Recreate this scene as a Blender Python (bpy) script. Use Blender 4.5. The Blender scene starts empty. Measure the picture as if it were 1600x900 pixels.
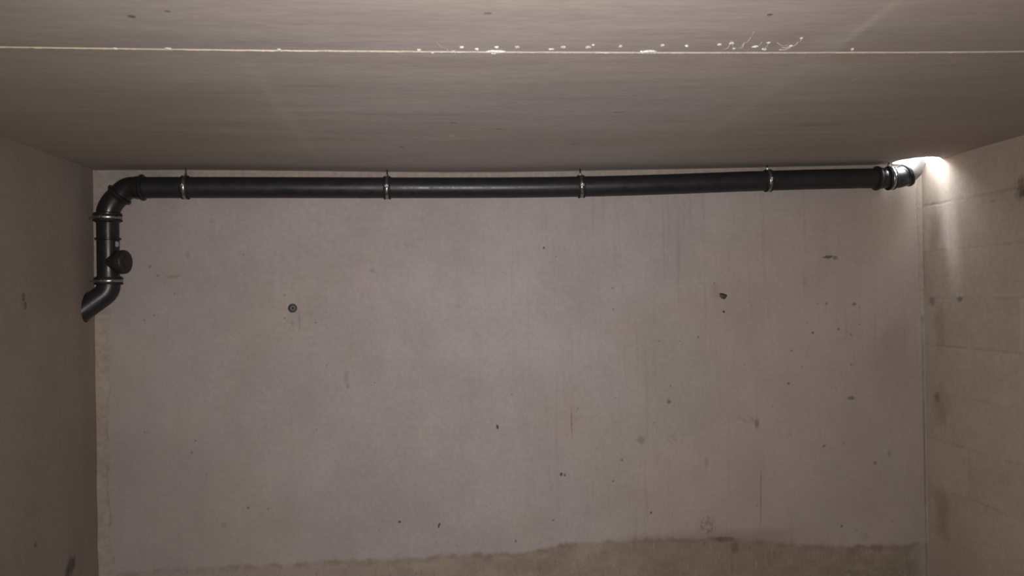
import bpy, bmesh, math, random
from mathutils import Vector, Matrix, noise

S = bpy.context.scene
COL = S.collection
PI = math.pi

# ------------------------------------------------------------------ camera
EYE = Vector((0, 0, 1.6))
R_ = Vector((0.99664443, -0.07912794, -0.020944))
U_ = Vector((0.01994133, -0.01344063, 0.9997108))
F_ = Vector((0.07938655, 0.99677386, 0.01181762))
cd = bpy.data.cameras.new('camera'); cd.sensor_width = 36.0; cd.lens = 27.0
cd.clip_start = 0.02; cd.clip_end = 100
cam = bpy.data.objects.new('camera', cd); COL.objects.link(cam)
cam.matrix_world = Matrix(((R_.x, U_.x, -F_.x, EYE.x), (R_.y, U_.y, -F_.y, EYE.y), (R_.z, U_.z, -F_.z, EYE.z), (0, 0, 0, 1)))
S.camera = cam

# ------------------------------------------------------------------ light
w = bpy.data.worlds.new('sky'); S.world = w; w.use_nodes = True
bg = w.node_tree.nodes['Background']
bg.inputs[0].default_value = (0.86, 0.93, 1.0, 1); bg.inputs[1].default_value = 60.0   # bright daylight outside the closed garage


def lamp(name, kind, loc, energy, color, **k):
    d = bpy.data.lights.new(name, kind); d.energy = energy; d.color = color
    for a, b in k.items(): setattr(d, a, b)
    o = bpy.data.objects.new(name, d); COL.objects.link(o); o.location = loc
    return o


# the phone's own flash, right beside the lens, pointing where the phone points
fl = lamp('phone_flash', 'AREA', (0.004, 0.02, 1.614), 44.5, (1.0, 0.94, 0.925), shape='DISK', size=0.035, spread=math.radians(132))
fl.matrix_world = Matrix.Translation(fl.location) @ cam.matrix_world.to_3x3().to_4x4()
# daylight falling steeply through the roof outlet
sun = lamp('sun', 'SUN', (3, 3, 6), 3.4, (0.86, 0.93, 1.0), angle=math.radians(8.0))
sd = Vector((0.27, -0.16, -1.0)).normalized()
sun.rotation_euler = sd.to_track_quat('-Z', 'Y').to_euler()
# sampling portal in the roof opening
po = lamp('roof_opening_portal', 'AREA', (2.48, 3.89, 2.415), 1.0, (1, 1, 1), shape='SQUARE', size=0.26)
po.data.cycles.is_portal = True

S.view_settings.view_transform = 'Standard'
S.view_settings.look = 'None'
S.view_settings.gamma = 1.0
S.view_settings.exposure = 0.0
S.view_settings.use_curve_mapping = False

# room
XL, XR, YB, YF, H = -1.766, 2.577, 4.0, -1.4, 2.279
SEAM = 2.086


# ------------------------------------------------------------------ node helpers
class NT:
    def __init__(s, name):
        s.m = bpy.data.materials.new(name); s.m.use_nodes = True
        s.t = s.m.node_tree; s.n = s.t.nodes; s.l = s.t.links
        s.b = s.n['Principled BSDF']
        s.geo = s.n.new('ShaderNodeNewGeometry')
        s.sep = s.n.new('ShaderNodeSeparateXYZ'); s.l.new(s.geo.outputs['Position'], s.sep.inputs[0])
        s.pos = s.geo.outputs['Position']
        s.x, s.y, s.z = s.sep.outputs

    def put(s, sock, v):
        if isinstance(v, bpy.types.NodeSocket): s.l.new(v, sock)
        else: sock.default_value = v

    def ma(s, op, a, b=0.0, c=None, clamp=False):
        n = s.n.new('ShaderNodeMath'); n.operation = op; n.use_clamp = clamp
        s.put(n.inputs[0], a); s.put(n.inputs[1], b)
        if c is not None: s.put(n.inputs[2], c)
        return n.outputs[0]

    def mr(s, v, a, b, c=0.0, d=1.0, smooth=True):
        n = s.n.new('ShaderNodeMapRange'); n.interpolation_type = 'SMOOTHSTEP' if smooth else 'LINEAR'
        s.put(n.inputs[0], v)
        for i, q in enumerate((a, b, c, d)): s.put(n.inputs[1 + i], q)
        return n.outputs[0]

    def vec(s, x, y, z):
        n = s.n.new('ShaderNodeCombineXYZ'); s.put(n.inputs[0], x); s.put(n.inputs[1], y); s.put(n.inputs[2], z)
        return n.outputs[0]

    def scale(s, k, off=(0, 0, 0)):
        n = s.n.new('ShaderNodeMapping'); n.vector_type = 'POINT'
        s.l.new(s.pos, n.inputs[0]); n.inputs[3].default_value = k; n.inputs[1].default_value = off
        return n.outputs[0]

    def noise(s, sc=1.0, det=4.0, rough=0.55, k=(1, 1, 1), off=(0, 0, 0), dist=0.0):
        n = s.n.new('ShaderNodeTexNoise'); s.l.new(s.scale(k, off), n.inputs['Vector'])
        n.inputs['Scale'].default_value = sc; n.inputs['Detail'].default_value = det
        n.inputs['Roughness'].default_value = rough; n.inputs['Distortion'].default_value = dist
        return n.outputs['Fac']

    def dots(s, sc, size, off=(0, 0, 0), keep=0.3):
        n = s.n.new('ShaderNodeTexVoronoi'); s.l.new(s.scale((1, 1, 1), off), n.inputs['Vector'])
        n.inputs['Scale'].default_value = sc
        c = s.n.new('ShaderNodeSeparateColor'); s.l.new(n.outputs['Color'], c.inputs[0])
        r = s.ma('MULTIPLY', c.outputs[1], size)
        d = s.ma('LESS_THAN', n.outputs['Distance'], r)
        return s.ma('MULTIPLY', d, s.ma('LESS_THAN', c.outputs[0], keep))

    def mix(s, f, a, b, mode='MIX'):
        n = s.n.new('ShaderNodeMix'); n.data_type = 'RGBA'; n.blend_type = mode
        s.put(n.inputs[0], f)
        for i, q in ((6, a), (7, b)):
            s.put(n.inputs[i], (*q, 1) if isinstance(q, tuple) and len(q) == 3 else q)
        return n.outputs[2]

    def blob(s, cu, cv, ru, rv, u, v, warp=None, wk=0.6, soft=0.6, rot=0.0):
        """mask 1 inside an irregular ellipse on a surface"""
        a = s.ma('SUBTRACT', u, cu); b = s.ma('SUBTRACT', v, cv)
        if rot:
            c_, s_ = math.cos(rot), math.sin(rot)
            a, b = s.ma('ADD', s.ma('MULTIPLY', a, c_), s.ma('MULTIPLY', b, s_)), s.ma('SUBTRACT', s.ma('MULTIPLY', b, c_), s.ma('MULTIPLY', a, s_))
        a = s.ma('DIVIDE', a, ru); b = s.ma('DIVIDE', b, rv)
        d = s.ma('SQRT', s.ma('ADD', s.ma('MULTIPLY', a, a), s.ma('MULTIPLY', b, b)))
        if warp is not None: d = s.ma('ADD', d, s.ma('MULTIPLY', s.ma('SUBTRACT', warp, 0.5), wk * 2))
        return s.mr(d, 1.0 + soft * 0.5, 1.0 - soft * 0.5)

    def bump(s, h, strength, dist):
        n = s.n.new('ShaderNodeBump'); s.put(n.inputs['Height'], h)
        n.inputs['Strength'].default_value = strength; n.inputs['Distance'].default_value = dist
        if s.b.inputs['Normal'].is_linked: s.l.new(s.b.inputs['Normal'].links[0].from_socket, n.inputs['Normal'])
        s.l.new(n.outputs[0], s.b.inputs['Normal'])

    def done(s, col, rough=0.9):
        s.put(s.b.inputs['Base Color'], (*col, 1) if isinstance(col, tuple) and len(col) == 3 else col)
        s.put(s.b.inputs['Roughness'], rough)
        return s.m


def concrete(name, base, tint_warm, tint_cool, stretch=(1, 1, 1), fine=0.10):
    """shared build-up of a cast grey concrete: clouding, tint drift, fine grain, air holes"""
    t = NT(name)
    col = t.mix(t.mr(t.noise(1.1, 4, 0.6, stretch), 0.35, 0.65), tint_warm, tint_cool)
    col = t.mix(0.55, col, base)
    cl = t.noise(2.6, 6, 0.62, stretch, (3.1, 7.7, 1.3))
    col = t.mix(1.0, col, t.mix(t.mr(cl, 0.25, 0.75), (0.90, 0.895, 0.89), (1.06, 1.06, 1.06)), 'MULTIPLY')
    g = t.noise(38, 5, 0.7, stretch)
    col = t.mix(1.0, col, t.mix(t.mr(g, 0.2, 0.8), (1 - fine,) * 3, (1 + fine * 0.8,) * 3), 'MULTIPLY')
    t.grain = g
    return t, col


# --- back wall
t, col = concrete('back_wall_concrete', (0.405, 0.362, 0.348), (0.415, 0.356, 0.332), (0.382, 0.356, 0.345))
U, V = t.x, t.z
wp = t.noise(95, 4, 0.7)
wpb = t.noise(7, 5, 0.65, off=(5, 0, 2))
# vertical laitance runs, stronger to the right
vs = t.noise(1.0, 5, 0.7, (36, 1, 1.3))
vs2 = t.noise(1.0, 4, 0.6, (90, 1, 2.5), (4, 0, 3))
rightness = t.mr(U, -0.3, 1.2, 0.25, 1.0)
vm = t.ma('MULTIPLY', t.mr(vs, 0.52, 0.72), rightness)
col = t.mix(t.ma('MULTIPLY', vm, 0.38), col, (0.26, 0.21, 0.185))
vm2 = t.ma('MULTIPLY', t.mr(vs2, 0.55, 0.75), t.ma('MULTIPLY', rightness, t.mr(t.noise(2.2, 2), 0.4, 0.6)))
col = t.mix(t.ma('MULTIPLY', vm2, 0.42), col, (0.49, 0.45, 0.42))
# warmer, dirtier concrete towards the right-hand lower part
dirt = t.ma('MULTIPLY', t.mr(t.ma('ADD', U, t.ma('MULTIPLY', V, -0.5)), -0.3, 1.7), 0.36)
col = t.mix(dirt, col, (0.33, 0.26, 0.175))
vig_left = t.ma('MULTIPLY', t.mr(t.ma('SUBTRACT', t.ma('MULTIPLY', U, -1.0), t.ma('MULTIPLY', V, 0.5)), -0.3, 1.6), 0.30)
col = t.mix(vig_left, col, (0.30, 0.25, 0.19))  # lower-left vignette painted in as a warmer, darker tint
crk = t.mr(t.ma('ABSOLUTE', t.ma('ADD', t.ma('SUBTRACT', t.ma('ADD', U, t.ma('MULTIPLY', t.ma('SUBTRACT', H, V), .0095)), 2.566), t.ma('MULTIPLY', t.ma('SUBTRACT', t.noise(9, 4, .7), .5), .010))), .009, .002)
col = t.mix(t.ma('MULTIPLY', crk, t.mr(t.noise(3, 4, .7, off=(1, 1, 4)), .32, .58, .12, .55)), col, (0.12, 0.095, 0.075))
mot = t.mr(t.noise(4.5, 5, 0.6, off=(9, 2, 5)), 0.52, 0.72)
col = t.mix(t.ma('MULTIPLY', mot, 0.10), col, (0.25, 0.19, 0.16))
# damp tide mark along the foot of the wall
cr = t.n.new('ShaderNodeValToRGB'); t.l.new(t.mr(U, XL, XR, 0, 1, False), cr.inputs[0])
els = [(-1.766, 0.255), (-0.757, 0.266), (0.289, 0.272), (0.45, 0.275), (0.53, 0.300), (1.0, 0.305), (1.5, 0.285), (1.85, 0.235), (2.1, 0.220), (2.577, 0.21)]
e = cr.color_ramp.elements
while len(e) < len(els): e.new(0.5)
for k, (xx, zz) in enumerate(els):
    e[k].position = (xx - XL) / (XR - XL); e[k].color = (zz, zz, zz, 1)
tide = t.ma('ADD', cr.outputs[0], t.ma('ADD', t.ma('MULTIPLY', t.ma('SUBTRACT', t.noise(9, 5, 0.7), 0.5), 0.045), t.ma('MULTIPLY', t.ma('SUBTRACT', vs, 0.5), 0.03)))
dd = t.ma('SUBTRACT', tide, V)
band = t.mr(dd, -0.012, 0.012)
col_b = t.mix(t.mr(t.noise(5, 5, 0.65, (1, 1, 1.5)), 0.35, 0.65), (0.215, 0.165, 0.115), (0.31, 0.25, 0.18))
col_b = t.mix(t.mr(U, 1.5, 2.0, 0, .45), col_b, (0.165, 0.125, 0.08))
col_b = t.mix(t.ma('MULTIPLY', t.mr(t.noise(16, 4, 0.7, (1.4, 1, 0.8), (2, 0, 7)), 0.56, 0.70), 0.45), col_b, (0.46, 0.39, 0.27))
fade = t.mr(U, -1.5, 0.4, 0.25, 0.80)
fade = t.ma('MULTIPLY', fade, t.mr(U, 2.54, 2.44, .25, 1.0))
fade = t.ma('MULTIPLY', fade, t.mr(t.noise(1.0, 5, .7, (8, 1, 16), (3, 0, 2)), .30, .55, .55, 1.0))
col = t.mix(t.ma('MULTIPLY', band, fade), col, col_b)
# softer reddish seepage standing above the tide mark, and pale scrapes through it
seep = t.ma('MULTIPLY', t.mr(t.ma('ABSOLUTE', t.ma('SUBTRACT', U, 1.35)), .62, .30), t.mr(t.ma('ADD', t.ma('SUBTRACT', V, .33), t.ma('MULTIPLY', t.ma('SUBTRACT', t.noise(6, 5, .7, off=(2, 0, 9)), .5), .10)), .03, -.03))
col = t.mix(t.ma('MULTIPLY', seep, .42), col, (0.22, 0.145, 0.11))
scrp = t.ma('MULTIPLY', t.mr(t.noise(1.0, 5, .75, (70, 1, 9), (1, 0, 5)), .56, .66), t.mr(dd, -.02, .03))
col = t.mix(t.ma('MULTIPLY', scrp, t.mr(U, .0, .8, .1, .38)), col, (0.44, 0.37, 0.26))
dk2 = t.ma('MULTIPLY', t.mr(t.noise(1.0, 4, .7, (40, 1, 18), (7, 0, 5)), .56, .66), t.mr(dd, -.005, .03))
col = t.mix(t.ma('MULTIPLY', dk2, .35), col, (0.15, 0.11, 0.08))
edge = t.ma('MULTIPLY', t.mr(dd, 0.035, 0.0), t.mr(dd, -0.02, 0.0))
col = t.mix(t.ma('MULTIPLY', t.ma('MULTIPLY', edge, t.mr(t.noise(12, 3), 0.42, 0.62)), 0.35), col, (0.15, 0.10, 0.07))
pit = t.mr(t.noise(55, 4, .75, (1, 1, .8), (6, 0, 1)), .44, .60)
# single marks: (x, z, half width, half height, strength, colour, softness, tilt)
DK, BR, YE = (0.06, 0.045, 0.035), (0.17, 0.12, 0.09), (0.36, 0.31, 0.20)
marks = [
    (0.227, 0.926, .006, .012, .9, DK, .5, .2), (0.557, 0.667, .007, .009, .9, DK, .5, 0), (0.575, 0.662, .005, .007, .7, DK, .6, 0),
    (-0.288, 0.457, .007, .006, .9, DK, .5, 0), (-0.085, 0.429, .005, .013, .9, DK, .5, -.3), (1.029, 0.447, .006, .006, .9, DK, .5, 0),
    (2.035, 1.781, .026, .008, .75, DK, .5, .1), (2.075, 1.776, .014, .010, .55, DK, .8, 0), (2.176, 1.524, .011, .008, .6, DK, .6, 0),
    (2.02, 1.53, .007, .007, .5, DK, .6, 0), (0.881, 0.729, .006, .006, .6, DK, .6, 0), (-0.544, 1.205, .012, .03, .28, BR, 1, 0),
    (-0.536, 1.16, .008, .012, .35, DK, 1, 0), (0.491, 1.856, .006, .006, .8, DK, .5, 0), (2.145, 1.016, .022, .009, .6, DK, .7, 0),
    (1.987, 0.763, .012, .005, .6, DK, .6, .5), (2.072, 0.33, .006, .006, .7, DK, .5, 0), (1.14, 1.03, .014, .016, .35, BR, .9, 0),
    (0.99, 0.84, .03, .022, .25, BR, 1, 0), (0.617, 0.936, .004, .07, .4, DK, .9, 0), (1.628, 0.50, .004, .12, .34, DK, .9, -.03),
    (-1.413, 1.763, .055, .035, .45, YE, 1.2, 0), (-1.40, 1.74, .03, .007, .25, DK, 1, 0), (-1.325, 1.85, .01, .02, .2, DK, 1, 0),
    (-1.51, 1.79, .008, .008, .35, DK, .8, 0), (-1.47, 1.745, .008, .007, .35, DK, .8, 0), (1.57, 0.925, .055, .018, .28, BR, .9, -.15),
    (1.615, 0.895, .012, .022, .5, DK, 1, 0), (1.332, 0.363, .045, .05, .38, BR, .9, 0), (1.15, 0.83, .03, .03, .2, BR, 1, 0),
    (1.335, 0.70, .012, .03, .25, BR, 1, 0), (2.27, 0.66, .01, .01, .4, DK, .8, 0), (0.51, 0.43, .004, .004, .7, DK, .5, 0),
    (0.83, 0.62, .006, .006, .5, DK, .6, 0), (1.41, 1.60, .02, .05, .18, BR, 1.2, 0), (-1.045, 0.56, .006, .006, .6, DK, .6, 0),
    (-0.40, 1.75, .012, .012, .25, DK, 1, 0), (2.35, 0.71, .012, .016, .25, DK, 1, 0), (0.31, 0.33, .006, .008, .5, DK, .7, 0),
    (-0.81, 1.49, .009, .012, .25, BR, 1, 0), (-0.775, 1.50, .006, .05, .16, DK, 1, 0), (1.9, 1.66, .014, .03, .18, BR, 1, 0),
    (1.939, 1.374, 0.006, 0.007, 0.70, DK, .8, 0), (2.083, 1.391, 0.006, 0.007, 0.60, DK, .8, 0), (2.154, 1.358, 0.006, 0.007, 0.50, DK, .8, 0), (1.819, 1.280, 0.005, 0.006, 0.50, DK, .8, 0), (1.797, 1.106, 0.006, 0.007, 0.70, DK, .8, 0), (1.874, 1.193, 0.004, 0.004, 0.60, DK, .8, 0), (2.149, 1.195, 0.007, 0.008, 0.40, DK, .8, 0), (1.972, 1.532, 0.005, 0.006, 0.40, DK, .8, 0), (1.307, 1.365, 0.006, 0.007, 0.50, DK, .8, 0), (1.095, 1.350, 0.005, 0.006, 0.40, DK, .8, 0), (1.315, 0.272, 0.006, 0.007, 0.30, DK, .8, 0), (0.987, 0.829, 0.018, 0.020, 0.22, DK, .8, 0), (1.143, 1.027, 0.008, 0.009, 0.50, DK, .8, 0), (0.040, 1.553, 0.012, 0.013, 0.15, DK, .8, 0), (-1.205, 2.019, 0.010, 0.011, 0.20, DK, .8, 0), (2.095, 0.773, 0.006, 0.007, 0.30, DK, .8, 0), (1.799, 0.253, 0.020, 0.022, 0.13, DK, .8, 0), (2.203, 0.265, 0.020, 0.022, 0.13, DK, .8, 0), (-1.318, 0.850, 0.006, 0.007, 0.40, DK, .8, 0), (-1.166, 0.480, 0.012, 0.013, 0.20, DK, .8, 0),
    (2.39, 1.25, .10, .20, .22, BR, 1.3, 0), (1.42, 0.29, .05, .014, .5, DK, .8, 0), (1.48, 0.24, .02, .03, .35, DK, 1, 0),
]
for (cx, cz, rx, rz, k, c_, sf, ro) in marks:
    big = rx > 0.02 and .1 > rz > 0.015
    tex = pit if big else 1.0
    m_ = t.blob(cx, cz, rx, rz, U, V, wpb if rz > .1 else wp, 1.3, sf, ro)
    col = t.mix(t.ma('MULTIPLY', t.ma('MULTIPLY', m_, k * (1.7 if big else 1)), tex, clamp=True), col, c_)
col = t.mix(t.ma('MULTIPLY', t.dots(20, 0.10, (0, 0, 0), 0.22), 0.5), col, (0.12, 0.09, 0.075))
t.bump(t.grain, 0.25, 0.002)
t.bump(t.noise(3.2, 4, 0.5), 0.30, 0.02)
t.bump(t.ma('MULTIPLY', band, -1.0), 0.4, 0.003)
M_BACK = t.done(col, 0.93)

# --- left wall
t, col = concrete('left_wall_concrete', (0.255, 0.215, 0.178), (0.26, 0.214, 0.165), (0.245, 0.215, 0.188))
wp = t.noise(45, 4, 0.6)
for (cy, cz, ry, rz, k, c_, sf, ro) in [
        (3.70, 0.41, .04, .035, .75, DK, .9, .6), (3.66, 0.38, .02, .03, .7, DK, .9, 0), (3.35, 1.62, .03, .03, .08, DK, 1, 0),
        (3.79, 0.42, .03, .10, .2, BR, 1.2, 0), (3.4, 0.6, .01, .01, .5, DK, .7, 0), (3.27, 0.42, .02, .02, .4, DK, .8, 0),
        (3.86, 1.2, .05, .4, .14, BR, 1.3, 0), (3.86, 1.75, .08, .30, .18, BR, 1.3, 0)]:  # last blob: the vertical pipe's shadow, painted onto the wall
    col = t.mix(t.ma('MULTIPLY', t.blob(cy, cz, ry, rz, t.y, t.z, wp, .8, sf, ro), k), col, c_)
t.bump(t.grain, 0.25, 0.002); t.bump(t.noise(3, 4, 0.5), 0.3, 0.02)
M_LEFT = t.done(col, 0.93)

# --- right wall: blockwork under a thin slurry
t, col = concrete('right_wall_blockwork', (0.45, 0.372, 0.312), (0.46, 0.366, 0.29), (0.43, 0.372, 0.325))
U, V = t.y, t.z
wav = t.ma('MULTIPLY', t.ma('SUBTRACT', t.noise(14, 3, 0.6), 0.5), 0.012)
row = t.ma('DIVIDE', t.ma('ADD', t.ma('SUBTRACT', V, 0.035), wav), 0.2515)
fr = t.ma('FRACT', row); rid = t.ma('FLOOR', row)
dj = t.ma('MULTIPLY', t.ma('MINIMUM', fr, t.ma('SUBTRACT', 1.0, fr)), 0.2515)
wn = t.n.new('ShaderNodeTexWhiteNoise'); wn.noise_dimensions = '1D'; t.l.new(rid, wn.inputs['W'])
sh = t.ma('MULTIPLY', wn.outputs['Value'], 0.37)
colu = t.ma('DIVIDE', t.ma('ADD', U, sh), 0.499)
fc = t.ma('FRACT', colu)
dv = t.ma('MULTIPLY', t.ma('MINIMUM', fc, t.ma('SUBTRACT', 1.0, fc)), 0.499)
wn2 = t.n.new('ShaderNodeTexWhiteNoise'); wn2.noise_dimensions = '2D'
t.l.new(t.vec(t.ma('FLOOR', colu), rid, 0.0), wn2.inputs['Vector'])
col = t.mix(1.0, col, t.mix(wn2.outputs['Value'], (0.94, 0.93, 0.92), (1.05, 1.05, 1.05)), 'MULTIPLY')
brk = t.mr(t.noise(4.5, 6, 0.7, (1, 1, 1), (1, 5, 0)), 0.40, 0.60, 0.15, 1.0)
brk = t.ma('MULTIPLY', brk, t.mr(V, 1.7, 2.0, .55, 1.1))
jh = t.ma('MULTIPLY', t.mr(dj, 0.013, 0.0), brk)
jv = t.ma('MULTIPLY', t.mr(dv, 0.005, 0.0015), t.ma('MULTIPLY', brk, 0.12))
joint = t.ma('MAXIMUM', jh, jv)
col = t.mix(t.ma('MULTIPLY', joint, 0.24), col, (0.13, 0.10, 0.08))
wpb = t.noise(11, 4, 0.6); wp = t.noise(45, 4, .6)
for (cy, cz, ry, rz, k, c_, sf, ro) in [
        (3.89, 1.90, .035, .11, .38, BR, 1.0, 0), (3.86, 1.40, .04, .11, .30, BR, 1.1, 0), (3.87, 0.98, .05, .10, .28, BR, 1.1, 0),
        (3.87, 0.42, .05, .13, .35, BR, 1.1, 0), (3.93, 1.53, .03, .02, .5, DK, 1.0, 0), (3.70, 1.54, .02, .012, .6, DK, .8, 0),
        (3.25, 2.045, .045, .05, .75, (0.14, 0.10, 0.07), .7, .5), (3.25, 2.02, .03, .014, .6, DK, .6, .4), (3.45, 2.01, .02, .006, .3, BR, .8, 0),
        (3.90, 1.02, .02, .02, .45, DK, 1, 0)]:
    col = t.mix(t.ma('MULTIPLY', t.blob(cy, cz, ry, rz, U, V, wpb if rz > .05 else wp, 1.1, sf + .5, ro), k), col, c_)
t.bump(t.grain, 0.3, 0.002); t.bump(t.ma('MULTIPLY', joint, -1.0), 0.5, 0.003); t.bump(t.noise(4, 4, 0.5), 0.3, 0.015)
M_RIGHT = t.done(col, 0.92)

# --- ceiling
t, col = concrete('ceiling_concrete', (0.465, 0.412, 0.382), (0.475, 0.406, 0.358), (0.45, 0.412, 0.388), (0.45, 1.5, 1))
U, V = t.x, t.y
hb = t.noise(1.0, 5, 0.65, (0.7, 9, 1))
col = t.mix(t.ma('MULTIPLY', t.mr(hb, 0.5, 0.75), 0.22), col, (0.28, 0.23, 0.195))
wp = t.noise(30, 4, .6); wpb = t.noise(5, 4, .6)
CE, WH = (0.56, 0.50, 0.42), (0.66, 0.61, 0.54)
for (cx, cy, rx, ry, k, c_, sf, ro) in [
        (1.065, 1.87, .016, .20, .42, WH, 1.5, -.07), (1.03, 1.98, .04, .10, .32, WH, 1.6, 0), (1.075, 2.62, .028, .62, .18, WH, 1.9, 0),
        (-0.585, 3.05, .022, .62, .22, WH, 1.9, .03), (-0.555, 2.30, .03, .22, .05, WH, 1.5, 0),
        (-0.73, 1.85, .008, .010, .8, DK, .7, 0), (-0.636, 1.813, .007, .006, .6, DK, .7, 0), (0.784, 1.796, .007, .007, .7, DK, .7, 0),
        (0.019, 3.12, .014, .02, .6, WH, .9, 0), (0.10, 1.80, .01, .006, .5, DK, .8, 0), (0.02, 2.9, .012, .012, .3, DK, .8, 0),
        (0.62, 2.75, .02, .008, .4, DK, .8, 0), (0.55, 3.3, .02, .01, .4, DK, .8, 0), (1.30, 2.35, .004, .03, .6, WH, .8, 0),
        (-0.2, 3.35, .01, .01, .5, DK, .7, 0), (0.2, 3.0, .02, .01, .3, DK, .8, 0), (1.5, 3.0, .10, .02, .25, DK, 1, 0), (-1.2, 3.1, .2, .02, .2, DK, 1, 0)]:
    col = t.mix(t.ma('MULTIPLY', t.blob(cx, cy, rx, ry, U, V, wpb if ry > .1 else wp, .45, sf, ro), k), col, c_)
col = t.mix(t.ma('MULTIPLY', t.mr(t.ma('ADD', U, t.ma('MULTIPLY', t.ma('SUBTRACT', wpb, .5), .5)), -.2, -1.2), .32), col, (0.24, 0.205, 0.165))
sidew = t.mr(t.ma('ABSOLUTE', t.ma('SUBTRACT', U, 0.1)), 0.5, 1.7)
col = t.mix(t.ma('MULTIPLY', sidew, .40), col, (0.32, 0.265, 0.19))  # sides warmed and darkened in colour to stand for the flash vignette
halo = t.mr(t.ma('ADD', t.ma('ABSOLUTE', t.ma('SUBTRACT', V, SEAM)), t.ma('MULTIPLY', t.ma('SUBTRACT', t.noise(16, 4, .7), .5), .012)), .013, .004)
col = t.mix(t.ma('MULTIPLY', halo, .45), col, (0.52, 0.46, 0.36))
# damp discolouring next to the seam
ds = t.ma('ABSOLUTE', t.ma('SUBTRACT', V, SEAM + 0.03))
col = t.mix(t.ma('MULTIPLY', t.mr(ds, 0.09, 0.0), t.ma('MULTIPLY', t.mr(t.noise(2.4, 4, .6), .4, .62), .35)), col, (0.36, 0.28, 0.19))
t.bump(t.grain, 0.25, 0.002); t.bump(t.noise(2.2, 4, 0.5, (0.5, 2, 1)), 0.3, 0.02)
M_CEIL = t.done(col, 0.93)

t, col = concrete('floor_concrete', (0.20, 0.18, 0.16), (0.21, 0.18, 0.155), (0.19, 0.18, 0.165))
t.bump(t.grain, 0.3, 0.003); M_FLOOR = t.done(col, 0.9)
t, col = concrete('front_wall_concrete', (0.30, 0.265, 0.24), (0.31, 0.265, 0.23), (0.29, 0.265, 0.245))
t.bump(t.grain, 0.3, 0.003); M_FRONT = t.done(col, 0.9)

t, col = concrete('mortar', (0.355, 0.305, 0.262), (0.375, 0.302, 0.25), (0.34, 0.305, 0.27), (1, 1, 1), 0.18)
col = t.mix(t.ma('MULTIPLY', t.mr(t.noise(12, 5, .7), .5, .7), .4), col, (0.24, 0.18, 0.135))
t.bump(t.noise(60, 5, .7), 0.5, 0.004); t.bump(t.noise(12, 4, .6), 0.5, 0.012)
M_MORTAR = t.done(col, 0.95)
t, col = concrete('seam_mortar', (0.56, 0.50, 0.41), (0.58, 0.50, 0.38), (0.54, 0.50, 0.43), (3, 1, 1), 0.2)
col = t.mix(t.ma('MULTIPLY', t.mr(t.x, -0.35, -0.75), 0.45), col, (0.40, 0.32, 0.22))
t.bump(t.noise(80, 4, .7), 0.5, 0.003); M_SEAM = t.done(col, 0.9)
t = NT('lime_crust'); t.bump(t.noise(150, 4, .7), .5, .002)
M_LIME = t.done(t.mix(t.noise(90, 3), (0.66, 0.64, 0.61), (0.82, 0.81, 0.79)), 0.6)
t = NT('pale_lime'); t.bump(t.noise(150, 4, .7), .5, .002)
M_PALE = t.done(t.mix(t.noise(90, 3), (0.52, 0.49, 0.46), (0.66, 0.63, 0.60)), 0.7)
t = NT('cavity_brown'); t.bump(t.noise(90, 4, .7), .6, .003)
M_CAV = t.done(t.mix(t.noise(70, 4), (0.09, 0.055, 0.04), (0.20, 0.13, 0.10)), 0.95)

# --- pipe plastic
t = NT('black_pipe_plastic')
gr = t.noise(26, 4, .6)
scr = t.mr(t.noise(1.0, 5, .7, (30, 8, 60)), .60, .72)
pc = t.mix(t.mr(gr, .3, .7), (0.0125, 0.0135, 0.0155), (0.018, 0.019, 0.0215))
pc = t.mix(t.ma('MULTIPLY', scr, .06), pc, (0.10, 0.10, 0.10))
t.bump(t.noise(1.0, 4, .6, (9, 60, 60)), .06, .002); t.bump(t.noise(24, 3, .5), .12, .002)
M_PIPE = t.done(pc, t.mr(t.noise(14, 4, .7), .35, .7, 0.34, 0.52))
t = NT('black_fitting_plastic'); t.bump(t.noise(30, 3, .5), .10, .002)
M_FIT = t.done(t.mix(t.noise(22), (0.011, 0.011, 0.012), (0.018, 0.018, 0.019)), t.mr(t.noise(18, 3, .6), .3, .7, 0.22, 0.40))
t = NT('sun_greyed_spigot'); M_SPIG = t.done(t.mix(t.noise(30), (0.09, 0.09, 0.09), (0.14, 0.14, 0.135)), 0.4)  # lighter than the black pipe, to carry the sun's glare in its colour
t = NT('cap_plastic'); M_CAP = t.done(t.mix(t.noise(22), (0.016, 0.0135, 0.013), (0.024, 0.019, 0.018)), 0.5)
t = NT('black_rubber'); M_RUB = t.done(t.mix(t.noise(60), (0.008, 0.008, 0.008), (0.014, 0.013, 0.013)), 0.65)
t = NT('zinc_plated_steel'); t.b.inputs['Metallic'].default_value = 1.0
t.bump(t.noise(90, 3), .15, .0008)
M_ZINC = t.done(t.mix(t.noise(70, 4, .7), (0.30, 0.295, 0.29), (0.50, 0.49, 0.48)), t.mr(t.noise(50, 4), .3, .7, .22, .42))
t = NT('bright_screw_steel'); t.b.inputs['Metallic'].default_value = 1; M_SHINY = t.done(t.mix(t.noise(70, 4, .7), (0.75, 0.75, 0.74), (0.9, 0.9, 0.89)), .22)
t = NT('dull_steel'); t.b.inputs['Metallic'].default_value = .6; M_ROD = t.done(t.mix(t.noise(70, 4, .7), (0.07, 0.068, 0.06), (0.14, 0.135, 0.125)), .5)
t = NT('grey_tab_plastic'); M_TAB = t.done(t.mix(t.noise(40), (0.26, 0.28, 0.28), (0.34, 0.36, 0.36)), 0.4)
t = NT('anchor_dark'); M_ADK = t.done(t.mix(t.noise(50), (0.022, 0.016, 0.017), (0.04, 0.03, 0.03)), 0.6)
t = NT('anchor_grey'); M_AGR = t.done(t.mix(t.noise(120), (0.10, 0.10, 0.095), (0.30, 0.28, 0.275)), 0.5)


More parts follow.
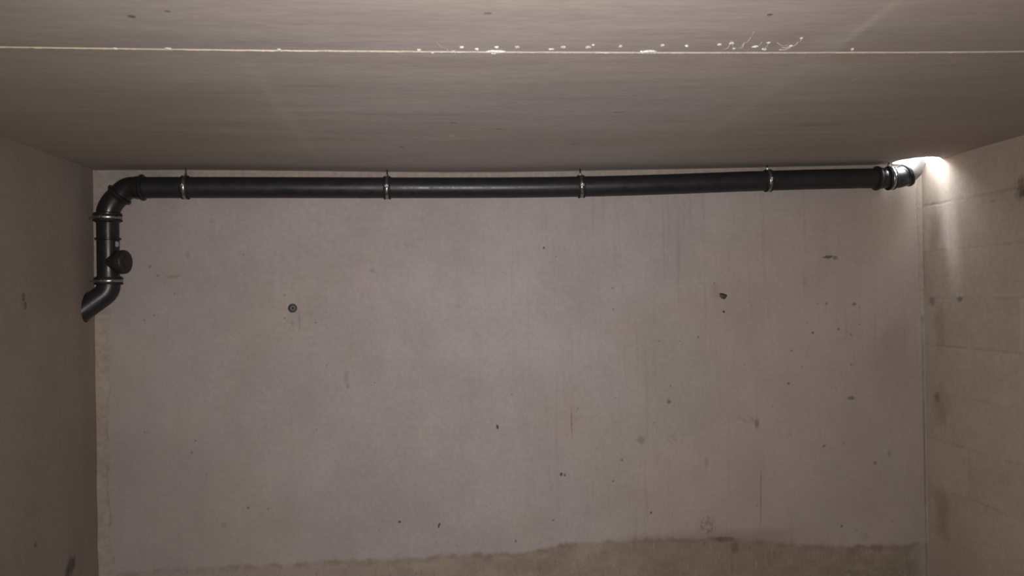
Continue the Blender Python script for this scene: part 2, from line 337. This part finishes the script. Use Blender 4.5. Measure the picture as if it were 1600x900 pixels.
# ------------------------------------------------------------------ mesh helpers
def link(name, bm, mats, parent=None, smooth=False, kind=None):
    me = bpy.data.meshes.new(name)
    bmesh.ops.recalc_face_normals(bm, faces=bm.faces)
    bm.to_mesh(me); bm.free()
    for m in (mats if isinstance(mats, (list, tuple)) else [mats]): me.materials.append(m)
    if smooth:
        for p in me.polygons: p.use_smooth = True
        try: me.set_sharp_from_angle(angle=math.radians(40))
        except Exception: pass
    o = bpy.data.objects.new(name, me); COL.objects.link(o)
    if parent is not None: o.parent = parent; o.matrix_parent_inverse = Matrix.Identity(4)
    if kind: o['kind'] = kind
    return o


def struct(name, bm, mats, smooth=False): return link(name, bm, mats, None, smooth, 'structure')


def thing(name, label, cat, loc, group=None):
    o = bpy.data.objects.new(name, None); COL.objects.link(o); o.location = loc
    o.empty_display_size = 0.05
    o['label'] = label; o['category'] = cat
    if group: o['group'] = group
    return o


def tag(o, label, cat, group=None):
    o['label'] = label; o['category'] = cat
    if group: o['group'] = group
    return o


def box(bm, x0, x1, y0, y1, z0, z1):
    v = [bm.verts.new((x, y, z)) for x in (x0, x1) for y in (y0, y1) for z in (z0, z1)]
    for f in ((0, 1, 3, 2), (4, 6, 7, 5), (0, 4, 5, 1), (2, 3, 7, 6), (0, 2, 6, 4), (1, 5, 7, 3)):
        bm.faces.new([v[i] for i in f])
    return bm


def frames(pts):
    pts = [Vector(p) for p in pts]; out = []; n = None
    for i, p in enumerate(pts):
        a = pts[max(i - 1, 0)]; b = pts[min(i + 1, len(pts) - 1)]
        tg = (b - a).normalized()
        if n is None:
            n = tg.orthogonal().normalized()
        n = (n - tg * n.dot(tg)).normalized()
        out.append((p, n, tg.cross(n)))
    return out


def sweep(bm, pts, radii, seg=48, caps=True, wob=0.0):
    rings = []
    for i, (p, a, b) in enumerate(frames(pts)):
        r = radii[i] if isinstance(radii, (list, tuple)) else radii
        rings.append([bm.verts.new(p + (a * math.cos(2 * PI * k / seg) + b * math.sin(2 * PI * k / seg)) * (r * (1 + (wob * noise.noise(p * 40 + Vector((k, 0, 0))) if wob else 0)))) for k in range(seg)])
    for r0, r1 in zip(rings, rings[1:]):
        for k in range(seg): bm.faces.new((r0[k], r0[(k + 1) % seg], r1[(k + 1) % seg], r1[k]))
    if caps: bm.faces.new(rings[0]); bm.faces.new(rings[-1])
    return bm


def profile(bm, origin, axis, prof, seg=48, caps=True):
    """solid of revolution; prof = [(distance along axis, radius)]"""
    o = Vector(origin); ax = Vector(axis).normalized(); n = ax.orthogonal().normalized(); b = ax.cross(n)
    rings = []
    for d, r in prof:
        rings.append([bm.verts.new(o + ax * d + (n * math.cos(2 * PI * k / seg) + b * math.sin(2 * PI * k / seg)) * r) for k in range(seg)])
    for r0, r1 in zip(rings, rings[1:]):
        for k in range(seg): bm.faces.new((r0[k], r0[(k + 1) % seg], r1[(k + 1) % seg], r1[k]))
    if caps: bm.faces.new(rings[0]); bm.faces.new(rings[-1])
    return bm


def arc(p0, pc, p1, n=10):
    """quadratic bend from p0 to p1 with corner pc"""
    p0, pc, p1 = Vector(p0), Vector(pc), Vector(p1)
    return [p0 * (1 - s) ** 2 + pc * 2 * s * (1 - s) + p1 * s * s for s in [i / n for i in range(n + 1)]]


def cut(o, cutters):
    """boolean the cutters out of o and bake the result"""
    for c in cutters:
        m = o.modifiers.new('b', 'BOOLEAN'); m.operation = 'DIFFERENCE'; m.object = c; m.solver = 'EXACT'
    dg = bpy.context.evaluated_depsgraph_get(); dg.update()
    me = bpy.data.meshes.new_from_object(o.evaluated_get(dg))
    o.modifiers.clear(); o.data = me
    for c in cutters: bpy.data.objects.remove(c, do_unlink=True)


def cutter(bm, mat):
    return link('cutter', bm, mat)


def lump_cutter(c, axis, outline, depth, mat):
    """irregular pocket: outline is [(u, v)] around c in the plane across axis"""
    c = Vector(c); ax = Vector(axis).normalized()
    v = Vector((0, 0, 1)); u = v.cross(ax).normalized() if abs(ax.z) < .9 else Vector((1, 0, 0))
    bm = bmesh.new(); rs = []
    for d, k in ((-.01, 1.0), (depth * .6, .9), (depth, .55)):
        rs.append([bm.verts.new(c + ax * d + u * a * k + v * b * k) for a, b in outline])
    n = len(outline)
    for r0, r1 in zip(rs, rs[1:]):
        for k in range(n): bm.faces.new((r0[k], r0[(k + 1) % n], r1[(k + 1) % n], r1[k]))
    bm.faces.new(rs[0]); bm.faces.new(rs[-1])
    return cutter(bm, mat)


# ------------------------------------------------------------------ structure
o = struct('floor', box(bmesh.new(), XL - .1, XR + .1, YF - .1, YB + .1, -.12, 0), M_FLOOR)
back = struct('wall_back', box(bmesh.new(), XL - .1, XR + .1, YB, YB + .12, 0, H), [M_BACK, M_CAV])
cut(back, [
    lump_cutter((1.450, YB, 1.583), (0, 1, 0), [(.021, .016), (.004, .015), (-.010, .010), (-.022, .004), (-.017, -.010), (-.006, -.019), (.008, -.015), (.022, -.005)], .035, M_CAV),
    cutter(profile(bmesh.new(), (-.808, YB - .01, 1.567), (0, 1, 0), [(0, .0152), (.045, .0152)], 32), M_CAV),
    lump_cutter((1.450, YB, 1.498), (0, 1, 0), [(.007 * math.cos(a), .006 * math.sin(a)) for a in [k * PI / 4 for k in range(8)]], .02, M_CAV),
])
OUTD = Vector((-0.74, -0.25, -0.62)).normalized()
OUT0 = Vector((-1.676, 3.92, 1.670))
left = struct('wall_left', box(bmesh.new(), XL - .1, XL, YF - .1, YB + .12, 0, H), [M_LEFT, M_CAV])
cut(left, [
    lump_cutter((XL, 3.333, 1.640), (-1, 0, 0), [(.014, .010), (.004, .020), (-.012, .016), (-.015, 0), (-.004, -.016), (.010, -.012)], .03, M_CAV),
    lump_cutter((XL, 3.348, 1.606), (-1, 0, 0), [(.010, .010), (0, .016), (-.010, .008), (-.008, -.012), (.003, -.016), (.010, -.008)], .04, M_CAV),
    cutter(sweep(bmesh.new(), [OUT0 + OUTD * .05, OUT0 + OUTD * .60], .0565, 40), M_CAV),
])
right = struct('wall_right', box(bmesh.new(), XR, XR + .1, YF - .1, YB + .12, 0, H), [M_RIGHT, M_CAV])
for v in right.data.vertices:   # the blockwork leans in slightly towards its foot
    if v.co.z < .01: v.co.x -= .0215
struct('wall_front', box(bmesh.new(), XL, XR, YF - .1, YF, 0, H), M_FRONT)

SAG = [(-1.766, 0), (-1.3, .003), (-.98, .008), (-.66, .014), (-.33, .021), (0, .026), (.26, .028), (.5, .026), (.8, .022), (1.2, .0185), (1.7, .012), (2.14, .006), (2.42, .001), (2.577, 0)]


def sag(x, y):
    """the old roof slab hangs through a little in the middle"""
    if x <= SAG[0][0] or x >= SAG[-1][0]: return 0.0
    for (a, sa), (b, sb) in zip(SAG, SAG[1:]):
        if x <= b:
            k = (x - a) / (b - a); v = sa + (sb - sa) * k; break
    q = min(max((y - SEAM) / (YB - SEAM), 0), 1)
    e = max(0.0, 1 - ((x - .25) / 1.5) ** 2)
    return v * q + (1 - q) * .0095 * e


def droop(bm_or_me):
    for v in bm_or_me.vertices: v.co.z -= sag(v.co.x, v.co.y)


def slab(y0, y1):
    bm = bmesh.new(); n, m = 110, 12
    g = [[[bm.verts.new((XL - .1 + (XR - XL + .2) * i / n, y0 + (y1 - y0) * j / m, z)) for j in range(m + 1)] for i in range(n + 1)] for z in (H, H + .13)]
    for k in (0, 1):
        for i in range(n):
            for j in range(m): bm.faces.new((g[k][i][j], g[k][i + 1][j], g[k][i + 1][j + 1], g[k][i][j + 1]))
    for i in range(n):
        for j in (0, m): bm.faces.new((g[0][i][j], g[0][i + 1][j], g[1][i + 1][j], g[1][i][j]))
    for j in range(m):
        for i in (0, n): bm.faces.new((g[0][i][j], g[0][i][j + 1], g[1][i][j + 1], g[1][i][j]))
    return bm


# roof slab in two lengths meeting at the mortared seam, the far one holed for the outlet in its corner
HOLE = Vector((2.482, 3.885))
rng = random.Random(4)
ceil = struct('ceiling', slab(SEAM, YB + .12), M_CEIL)
hb_ = bmesh.new()
prof = [(.121 * (1 + .06 * math.sin(3 * a + 1) + .03 * rng.uniform(-1, 1))) for a in [k * 2 * PI / 28 for k in range(28)]]
r0, r1 = [[hb_.verts.new((HOLE.x + prof[k] * math.cos(k * 2 * PI / 28), HOLE.y + prof[k] * .92 * math.sin(k * 2 * PI / 28), z)) for k in range(28)] for z in (H - .05, H + .2)]
for k in range(28): hb_.faces.new((r0[k], r0[(k + 1) % 28], r1[(k + 1) % 28], r1[k]))
hb_.faces.new(r0); hb_.faces.new(r1)
cut(ceil, [cutter(hb_, M_CEIL)])
droop(ceil.data)
front = struct('ceiling', slab(YF - .1, SEAM - .004), M_CEIL)
droop(front.data)


def fillet(name, a, b, d1, d2, w1, w2, mat, n=80, amp=.25, seed=0):
    """three-sided mortar fillet along the corner a-b reaching w1 along d1 and w2 along d2"""
    a, b, d1, d2 = map(Vector, (a, b, d1, d2)); bm = bmesh.new(); rs = []
    for i in range(n + 1):
        p = a.lerp(b, i / n); q = p * 6 + Vector((seed, seed, 0))
        k1 = 1 + amp * noise.noise(q) * 1.6 + amp * .5 * noise.noise(q * 4); k2 = 1 + amp * noise.noise(q + Vector((9, 3, 1)))
        e1 = p + d1 * w1 * k1; e2 = p + d2 * w2 * k2
        mid = (e1 + e2) / 2 + (d1 * w1 + d2 * w2) * (.06 + .10 * noise.noise(q * 2 + Vector((5, 5, 5))))
        back1 = -(d2 * .004); back2 = -(d1 * .004)
        rs.append([bm.verts.new(x) for x in (p + back1 + back2, e1 + back1, e1, e1.lerp(mid, .55) + d2 * w2 * .12, mid, e2.lerp(mid, .5) + d1 * w1 * .1, e2, e2 + back2)])
    m = len(rs[0])
    for r0, r1 in zip(rs, rs[1:]):
        for k in range(m): bm.faces.new((r0[k], r0[(k + 1) % m], r1[(k + 1) % m], r1[k]))
    bm.faces.new(rs[0]); bm.faces.new(rs[-1])
    o = struct(name, bm, mat, smooth=True)
    if name == 'trim_2': droop(o.data)
    return o


fillet('trim_1', (XL, YB, 0), (XL, YB, H - .002), (1, 0, 0), (0, -1, 0), .058, .030, M_MORTAR, 140, .30, 2)
fillet('trim_2', (XL + .05, YB, H), (XR - .22, YB, H), (0, 0, -1), (0, -1, 0), .052, .010, M_MORTAR, 160, .18, 5)
fillet('trim_3', (XR - .0215, YB, 0), (XR, YB, H - .002), (-1, 0, 0), (0, -1, 0), .012, .003, M_BACK, 140, .30, 8)
fillet('trim_4', (XR - .012, YB - .002, 1.45), (XR - .012, YB - .002, H - .06), (-1, 0, 0), (0, -1, 0), .018, .006, M_MORTAR, 60, .4, 12)

# seam bead
bm = bmesh.new(); n = 520; rs = []
for i in range(n + 1):
    x = XL + (XR - XL) * i / n
    q = Vector((x * 14, 0, 3))
    wv = .0066 + .0022 * noise.noise(q * 1.7) + .0012 * noise.noise(q * 6)
    if x < -.35: wv *= .62
    if -.605 < x < -.53: wv *= .35
    wv = max(wv, .0010)
    yc = SEAM + .0015 * noise.noise(q * .4)
    dz = .0025 + .002 * abs(noise.noise(q * 3))
    rs.append([bm.verts.new(v) for v in ((x, yc + wv, H + .003), (x, yc + wv, H - .0004), (x, yc + wv * .4, H - dz), (x, yc - wv * .5, H - dz), (x, yc - wv, H - .0004), (x, yc - wv, H + .003))])
for r0, r1 in zip(rs, rs[1:]):
    for k in range(6): bm.faces.new((r0[k], r0[(k + 1) % 6], r1[(k + 1) % 6], r1[k]))
bm.faces.new(rs[0]); bm.faces.new(rs[-1])
droop(struct('trim_5', bm, M_SEAM, smooth=True).data)

# ------------------------------------------------------------------ the drainpipe (one assembly)
PR = .0525
YP = 3.92


def zax(x):
    """height of the pipe's centre line: it sags a little between its clamps"""
    k = [(-1.60, 2.179), (-1.42, 2.1785), (-.96, 2.174), (-.327, 2.1665), (0, 2.1634), (.323, 2.1612), (.655, 2.1625), (.99, 2.167), (1.297, 2.175), (1.50, 2.181), (1.85, 2.1885), (2.1, 2.192), (2.45, 2.1925)]
    for (a, za), (b, zb) in zip(k, k[1:]):
        if x <= b:
            s = max(0, (x - a) / (b - a)); return za + (zb - za) * s
    return k[-1][1]


pipe = thing('drainpipe', 'long black plastic drainpipe running under the ceiling with elbows at both ends', 'pipe', (.4, YP, 2.17))
off = -pipe.location
PI_ = Matrix.Translation(off)


def part(name, bm, mat, parent=pipe, smooth=True):
    bmesh.ops.translate(bm, vec=off, verts=bm.verts)
    return link(name, bm, mat, parent, smooth)


def sub(name, bm, mat, parent):
    bmesh.ops.translate(bm, vec=off, verts=bm.verts)
    return link(name, bm, mat, parent, True)


def collar(bm, p, ax, L=.05, r=PR + .004, bead=.0085, seg=48):
    """push-fit socket: sleeve with the swollen seal groove at its mouth, mouth facing +ax"""
    profile(bm, p, ax, [(-L, PR), (-L * .75, r), (-.020, r), (-.016, r + bead * .7), (-.011, r + bead), (-.004, r + bead), (.0, r + bead * .6), (.002, r - .001), (.002, PR - .002)], seg)


# long run
xs = [-1.53 + i * (2.29 + 1.53) / 90 for i in range(91)]


def zs(x):
    return sum(zax(x + d) for d in (-.12, -.06, 0, .06, .12)) / 5


bm = bmesh.new(); sweep(bm, [(x, YP, zs(x)) for x in xs], PR, 64)
part('horizontal_pipe', bm, M_PIPE)
# top left: two 45 degree bends
XV = -1.676
zt = 2.1788
bm = bmesh.new()
A0 = Vector((-1.500, YP, zt)); A1 = Vector((-1.553, YP, zt)); D1 = Vector((-1, 0, -1)).normalized()
A2 = A1 + Vector((-.030, 0, 0)); A3 = A2 + D1 * .035
sweep(bm, [A0, A1] + arc(A1 + Vector((-.004, 0, 0)), A2, A3, 10)[1:] + [A3 + D1 * .018], PR + .001, 48)
collar(bm, A0, (1, 0, 0), .05)
part('elbow', bm, M_FIT)
bm = bmesh.new()
B0 = A3 + D1 * .006
dxr = XV - B0.x
B1 = B0 + D1 * (abs(dxr) / .7071 - .001 if dxr < 0 else .03)
B2 = Vector((XV, YP, B1.z)); B3 = Vector((XV, YP, B1.z - .05))
print('elbow pts', B0, B1, B3)
B1b = B0 + (B1 - B0) * .35
sweep(bm, [B0 - D1 * .004] + arc(B1b, B1, B3, 12) + [(XV, YP, 2.035)], PR + .001, 48)
collar(bm, B0, -D1, .03)
collar(bm, (XV, YP, 2.055), (0, 0, 1), .0501)
part('elbow', bm, M_FIT)
# vertical inspection fitting
bm = bmesh.new()
sweep(bm, [(XV, YP, 2.045), (XV, YP, 1.70)], PR - .001, 56)
profile(bm, (XV, YP, 2.035), (0, 0, -1), [(0, PR), (0, PR + .007), (.010, PR + .008), (.022, PR + .008), (.028, PR + .001)], 48)
profile(bm, (XV, YP, 1.932), (0, 0, -1), [(0, PR - .002), (0, PR + .006), (.004, PR + .0075), (.009, PR + .006), (.012, PR - .001)], 48)
CD = Vector((0.985, -0.17, 0)).normalized()
C0 = Vector((XV, YP, 1.812))
profile(bm, C0, CD, [(0, PR - .003), (.070, PR - .003)], 48)
vp = part('inspection_branch', bm, M_FIT)
bm = bmesh.new()
profile(bm, C0, CD, [(.062, PR - .004), (.062, PR + .0045), (.088, PR + .0045), (.093, PR + .001), (.095, PR - .006), (.0955, .01)], 56)
for k in range(24):
    a = k * 2 * PI / 24
    n1 = Vector((0, 0, 1)); n2 = CD.cross(n1)
    dr = n1 * math.cos(a) + n2 * math.sin(a)
    sweep(bm, [C0 + CD * .064 + dr * (PR + .0045), C0 + CD * .087 + dr * (PR + .0045)], .0018, 6)
profile(bm, C0 + CD * .095, CD, [(0, .030), (.005, .029), (.006, .026), (.006, .004)], 40)
sub('access_cap', bm, M_CAP, vp)
bm = bmesh.new()
box(bm, XV + .046, XV + .060, YP - .030, YP - .018, 1.888, 1.910)
box(bm, XV + .050, XV + .057, YP - .034, YP - .026, 1.885, 1.913)
bmesh.ops.bevel(bm, geom=bm.edges[:], offset=.0015, segments=2, affect='EDGES')
sub('locking_tab', bm, M_TAB, vp)
# outlet bend into the left wall
bm = bmesh.new()
q0 = Vector((XV, YP, 1.735)); q1 = Vector((XV, YP, 1.705)); qc = Vector((XV, YP, 1.670)); q2 = qc + OUTD * .035
sweep(bm, [q0] + arc(q1, qc, q2, 12) + [q2 + OUTD * .25], PR + .001, 56)
profile(bm, (XV, YP, 1.742), (0, 0, -1), [(0, PR), (0, PR + .007), (.010, PR + .008), (.024, PR + .008), (.034, PR + .001)], 48)
part('outlet_bend', bm, M_PIPE)
# right end: socket, bend up, spigot greyed for sun glare, rising through the roof opening
zr = zs(2.27)
bm = bmesh.new()
E0 = Vector((2.270, YP, zr)); E1 = Vector((2.388, YP, zr)); ED = Vector((.92, .0, .40)).normalized()
E2 = E1 + Vector((.014, 0, 0)); E3 = E2 + ED * .022
sweep(bm, [E0, E1] + arc(E1 + Vector((.002, 0, 0)), E2, E3, 10) + [E3 + ED * .030], PR + .001, 48)
collar(bm, E0 + Vector((-.004, 0, 0)), (-1, 0, 0), .05)
collar(bm, E3 + ED * .026, ED, .032)
part('elbow', bm, M_FIT)
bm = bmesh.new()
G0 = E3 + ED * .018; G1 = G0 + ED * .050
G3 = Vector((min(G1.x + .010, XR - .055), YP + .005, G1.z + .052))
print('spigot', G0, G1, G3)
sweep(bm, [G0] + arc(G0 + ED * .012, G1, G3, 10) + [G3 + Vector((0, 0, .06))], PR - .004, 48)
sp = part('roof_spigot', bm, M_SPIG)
sp['label'] = 'roof spigot greyed for sun glare'

# ------------------------------------------------------------------ clamps
CR = PR + .0035


def make_clamp(r):
    """pipe along local x, hanger rod along local +z, screw ears at +-y"""
    root = bpy.data.objects.new('pipe_clamp', None); COL.objects.link(root); root.empty_display_size = .05
    bm = bmesh.new()
    profile(bm, (-.0175, 0, 0), (1, 0, 0), [(0, r + .0004), (0, r + .004), (.003, r + .0065), (.007, r + .0065), (.009, r + .002), (.026, r + .002), (.028, r + .0065), (.032, r + .0065), (.035, r + .004), (.035, r + .0004)], 56, False)
    link('rubber_lining', bm, M_RUB, root, True)
    bm = bmesh.new()
    rb = r + .0022
    profile(bm, (-.0075, 0, 0), (1, 0, 0), [(0, rb), (0, rb + .0020), (.002, rb + .0034), (.013, rb + .0034), (.015, rb + .0020), (.015, rb)], 64, False)
    for s in (-1, 1):
        box(bm, -.009, .009, s * rb if s > 0 else s * (rb + .013), s * (rb + .013) if s > 0 else s * rb, .0018, .0040)
        box(bm, -.009, .009, s * rb if s > 0 else s * (rb + .013), s * (rb + .013) if s > 0 else s * rb, -.0040, -.0018)
    band = link('band', bm, M_ZINC, root, True)
    for s in (-1, 1):
        bm = bmesh.new()
        c = (0, s * (rb + .0075), 0)
        profile(bm, (c[0], c[1], -.011), (0, 0, 1), [(0, .0022), (.0185, .0022)], 12)
        profile(bm, (c[0], c[1], .004), (0, 0, 1), [(0, .0050), (.003, .0052), (.005, .0035), (.0055, .001)], 14)
        profile(bm, (c[0], c[1], -.0085), (0, 0, 1), [(0, .0046), (.0045, .0046)], 6)
        link('screw', bm, M_SHINY, root, True)
    bm = bmesh.new()
    profile(bm, (0, 0, rb + .001), (0, 0, 1), [(0, .0085), (.012, .0085)], 6)
    link('nut', bm, M_ZINC, root, True)
    bm = bmesh.new()
    profile(bm, (0, 0, rb + .004), (0, 0, 1), [(0, .004), (.001, .004)], 12)
    return root


def copy_clamp(src):
    r = src.copy(); COL.objects.link(r)
    for ch in src.children:
        c = ch.copy(); COL.objects.link(c); c.parent = r
    return r


G = 'metal pipe clamps'
proto = make_clamp(PR); used = False
hung = [
    (-1.302, 'steel pipe clamp hanging nearest the top left elbow on the horizontal pipe', .06, 0, None),
    (-.311, 'steel pipe clamp second from the left on the horizontal pipe', .02, 0, None),
    (.681, 'steel pipe clamp third from the left on the horizontal pipe, right of the middle', -.06, 0, None),
    (1.677, 'steel pipe clamp fourth from the left on the horizontal pipe', -.07, 0, None),
    (2.350, 'steel pipe clamp on the right elbow beside the bright roof opening', -.10, 0, (.14,)),
]
for (x, lab, tx, ty, extra) in hung:
    c = proto if not used else copy_clamp(proto); used = True
    z = zs(x)
    c.location = (x, YP, z); c.rotation_euler = (0, tx * .6, tx)
    tag(c, lab, 'pipe clamp', G)
    if extra: c.scale = (1.0, 1.09, 1.09)
    up = c.rotation_euler.to_matrix() @ Vector((0, 0, 1))
    # threaded rod up to the slab
    k = c.scale.z
    L = (H - sag(x, YP) + .008 - z) / k / max(up.z, .9)
    bm = bmesh.new(); prof_ = [(0, .004)]
    d = 0
    while d < L - (PR + .006):
        prof_ += [(d + .0006, .0042), (d + .0012, .0036)]; d += .0016
    profile(bm, (0, 0, PR + .006), (0, 0, 1), prof_, 12)
    link('threaded_rod', bm, M_ROD, c, True)
for (z, lab, sc) in [(2.031, 'steel pipe clamp around the vertical pipe just under the top left elbow', 1.12),
                     (1.720, 'steel pipe clamp around the vertical pipe just above the outlet bend', 1.12)]:
    c = copy_clamp(proto)
    for ch in list(c.children):
        if ch.name.startswith('threaded_rod'): bpy.data.objects.remove(ch, do_unlink=True)
    # pipe axis vertical, rod running into the left wall, ears front and back
    c.rotation_euler = Matrix(((0, 0, -1), (0, 1, 0), (1, 0, 0))).to_euler()
    c.location = (XV, YP, z); c.scale = (1, sc, sc)
    tag(c, lab, 'pipe clamp', G)
    bm = bmesh.new(); L = (XV - XL + .008) / sc
    profile(bm, (0, 0, PR + .006), (0, 0, 1), [(0, .004), (L - PR - .006, .004)], 12)
    link('threaded_rod', bm, M_ROD, c, True)

# ------------------------------------------------------------------ cast-in socket in the back wall
a = thing('wall_anchor', 'round dark cast-in anchor socket with grey centre in the left half of the back wall', 'wall anchor', (-.808, YB, 1.567))
bm = bmesh.new(); profile(bm, (0, .02, 0), (0, -1, 0), [(0, .0215), (.019, .0235), (.0235, .0225), (.0235, .0150), (.019, .0140), (.008, .0140)], 32, False)
link('rim', bm, M_ADK, a, True)
bm = bmesh.new(); profile(bm, (0, .02, 0), (0, -1, 0), [(.006, .0142), (.0150, .0138), (.0175, .0105), (.0150, .0065), (.010, .0048), (.004, .0046)], 28, True)
link('plug', bm, M_AGR, a, True)
bm = bmesh.new(); profile(bm, (0, .02, 0), (0, -1, 0), [(.004, .0052), (.0145, .0052)], 12, True)
link('hole_lining', bm, M_RUB, a, True)


# ------------------------------------------------------------------ lime along the ceiling seam
def lump(c, rx, ry, rz, seed, sub_=3):
    bm = bmesh.new(); bmesh.ops.create_icosphere(bm, subdivisions=sub_, radius=1)
    for v in bm.verts:
        k = 1 + .45 * noise.noise(v.co * 1.6 + Vector((seed, 0, 0))) + .2 * noise.noise(v.co * 5 + Vector((0, seed, 0)))
        v.co = Vector((v.co.x * rx * k, v.co.y * ry * k, v.co.z * rz * k))
    return bm


def ceil_pt(px, py):
    d = R_ * ((px - 800) / 1200) - U_ * ((py - 450) / 1200) + F_
    p = d * ((H - EYE.z) / d.z) + EYE
    for _ in range(3): p = d * ((H - sag(p.x, p.y) - EYE.z) / d.z) + EYE
    return p


GL = 'white lime lumps along the ceiling seam'
lime = [  # pixel, half sizes in mm (along seam, across), label
    (722, 73, 5.0, 4.2, 'round white lime lump just left of the left lime crust on the ceiling seam'),
    (745, 76, 4, 3, 'small white lime lump touching the left end of the left crust on the seam'),
    (776, 73, 4, 3.5, 'white lime lump sitting on top of the left crust on the ceiling seam'),
    (808, 73, 5, 4.5, 'blurry pale lime lump just right of the left crust on the ceiling seam'),
    (861, 76, 6, 3, 'flat pale lime lump, left one of a pair above the pipe middle'),
    (880, 73, 6, 4.5, 'pale lime lump, right one of a pair above the pipe middle'),
    (919, 73, 6, 4.5, 'wide pale lime lump on the seam with a small lump at its upper right'),
    (927, 69.5, 3, 2.5, 'tiny pale lime lump at the upper right of a wide lump on the seam'),
    (969, 72, 4, 5.5, 'upright pale lime lump on the seam left of the right lime crust'),
    (1035, 70, 3.5, 5, 'faint upright lime lump on the seam just right of the right lime crust'),
    (1073, 71, 3.8, 3.8, 'lone bright round lime lump on the seam midway between crust and cobwebs'),
    (1124, 69, 4.2, 4.2, 'bright round lime lump at the left start of the cobwebs on the seam'),
    (1143, 67, 5.5, 4, 'angled lime lump high in the left cobweb on the ceiling seam'),
    (1147, 75, 3.5, 2.5, 'small lime lump low on the seam under the angled lump in the left cobweb'),
    (1180, 72, 6, 3.0, 'long tilted bright lime lump right of the left cobweb on the seam'),
    (1194, 76, 6, 2.6, 'flat bright lime lump on the seam under the tilted one'),
    (1201, 66, 4.2, 3.0, 'small pale lime lump between the two cobwebs on the seam'),
    (1236, 71, 4.5, 3.5, 'pale lime lump in the right cobweb on the ceiling seam'),
    (1252, 59, 3.5, 3.0, 'pale lime lump at the upper tip of the right cobweb'),
    (1332, 76, 4, 2.5, 'small faint lime lump far right on the ceiling seam'),
    (655, 77, 4, 2.5, 'small lime lump leftmost of the row on the ceiling seam'),
    (676, 81, 4, 3, 'bright small lime lump second from the left on the ceiling seam'),
    (710, 80, 3, 6, 'thin lime lump hanging across the seam left of the round one'),
    (180, 75, 5, 2.5, 'tiny lime lump far left on the ceiling seam'),
    (262, 75, 7, 2.5, 'pale lime streak lump left of the gap in the seam'),
    (436, 77, 4, 3.4, 'tiny lime lump just right of the gap in the ceiling seam'),
]
for i, (px, py, a_, b_, lab) in enumerate(lime):
    p = ceil_pt(px, py)
    bm = lump(None, a_ * .00125, b_ * .0015, .003, i * 3.7)
    o = link('lime_lump', bm, M_LIME if 'bright' in lab or 'white' in lab else M_PALE, None, True)
    o.location = (p.x, p.y, p.z - .0015); o.rotation_euler = (0, 0, [0, .5, -.6, .3][i % 4])
    tag(o, lab, 'lime deposit', GL)
for (px, py, rx, lab) in [(775, 80, .023, 'white lime crust patch spread over the seam, the left of two'),
                          (1013, 80, .021, 'white lime crust patch spread over the seam, the right of two')]:
    p = ceil_pt(px, py)
    bm = lump(None, rx, .0085, .0035, px, 4)
    rr = random.Random(px)
    for k in range(9):
        b2 = lump(None, .004, .003, .003, k + px, 2)
        me = bpy.data.meshes.new('t'); 
        bmesh.ops.translate(b2, vec=(rr.uniform(-rx, rx) * 1.1, rr.uniform(-.008, .008), rr.uniform(-.002, 0)), verts=b2.verts)
        b2.to_mesh(me); b2.free(); bm.from_mesh(me); bpy.data.meshes.remove(me)
    o = link('lime_crust', bm, M_LIME, None, True); o.location = (p.x, p.y, p.z - .0015)
    tag(o, lab, 'lime deposit', 'lime crusts on the ceiling seam')

# cobweb threads by the seam
t = NT('cobweb_silk'); M_WEB = t.done((0.62, 0.60, 0.57), 0.7)


def web(label, strands):
    bm = bmesh.new()
    for (x0, y0, x1, y1, r) in strands:
        a_ = ceil_pt(x0, y0); b_ = ceil_pt(x1, y1)
        pts = []
        for k in range(9):
            s = k / 8; p = a_.lerp(b_, s)
            p.z = p.z - .0012 - .004 * math.sin(PI * s) - .0006 * noise.noise(p * 90)
            p.x += .002 * noise.noise(p * 60 + Vector((3, 1, 0)))
            pts.append(p)
        sweep(bm, pts, [r * (.5 + .7 * abs(noise.noise(p * 120))) for p in pts], 6)
    o = link('cobweb', bm, M_WEB, None, True)
    tag(o, label, 'cobweb', 'cobwebs on the ceiling seam')


web('thin cobweb threads around the round lump left of the left lime crust', [(683, 66, 699, 76, .0006), (699, 76, 705, 79, .0007), (708, 88, 712, 78, .0009)])
web('pale cobweb threads rising to a tip right of the angled lime lump', [(1153, 76, 1163, 66, .0016), (1163, 66, 1173, 58, .0012), (1173, 58, 1177, 49, .0009), (1143, 65, 1148, 74, .0014), (1131, 76, 1140, 70, .0012), (1156, 75, 1162, 69, .001)])
web('pale cobweb threads slanting from the seam, the right of the two larger cobwebs', [(1192, 76, 1201, 66, .0013), (1183, 71, 1190, 65, .0009), (1218, 77, 1238, 71, .0013), (1236, 72, 1246, 65, .0013), (1246, 65, 1254, 58, .0012), (1222, 73, 1236, 70, .0009), (1214, 66, 1230, 70, .0008)])
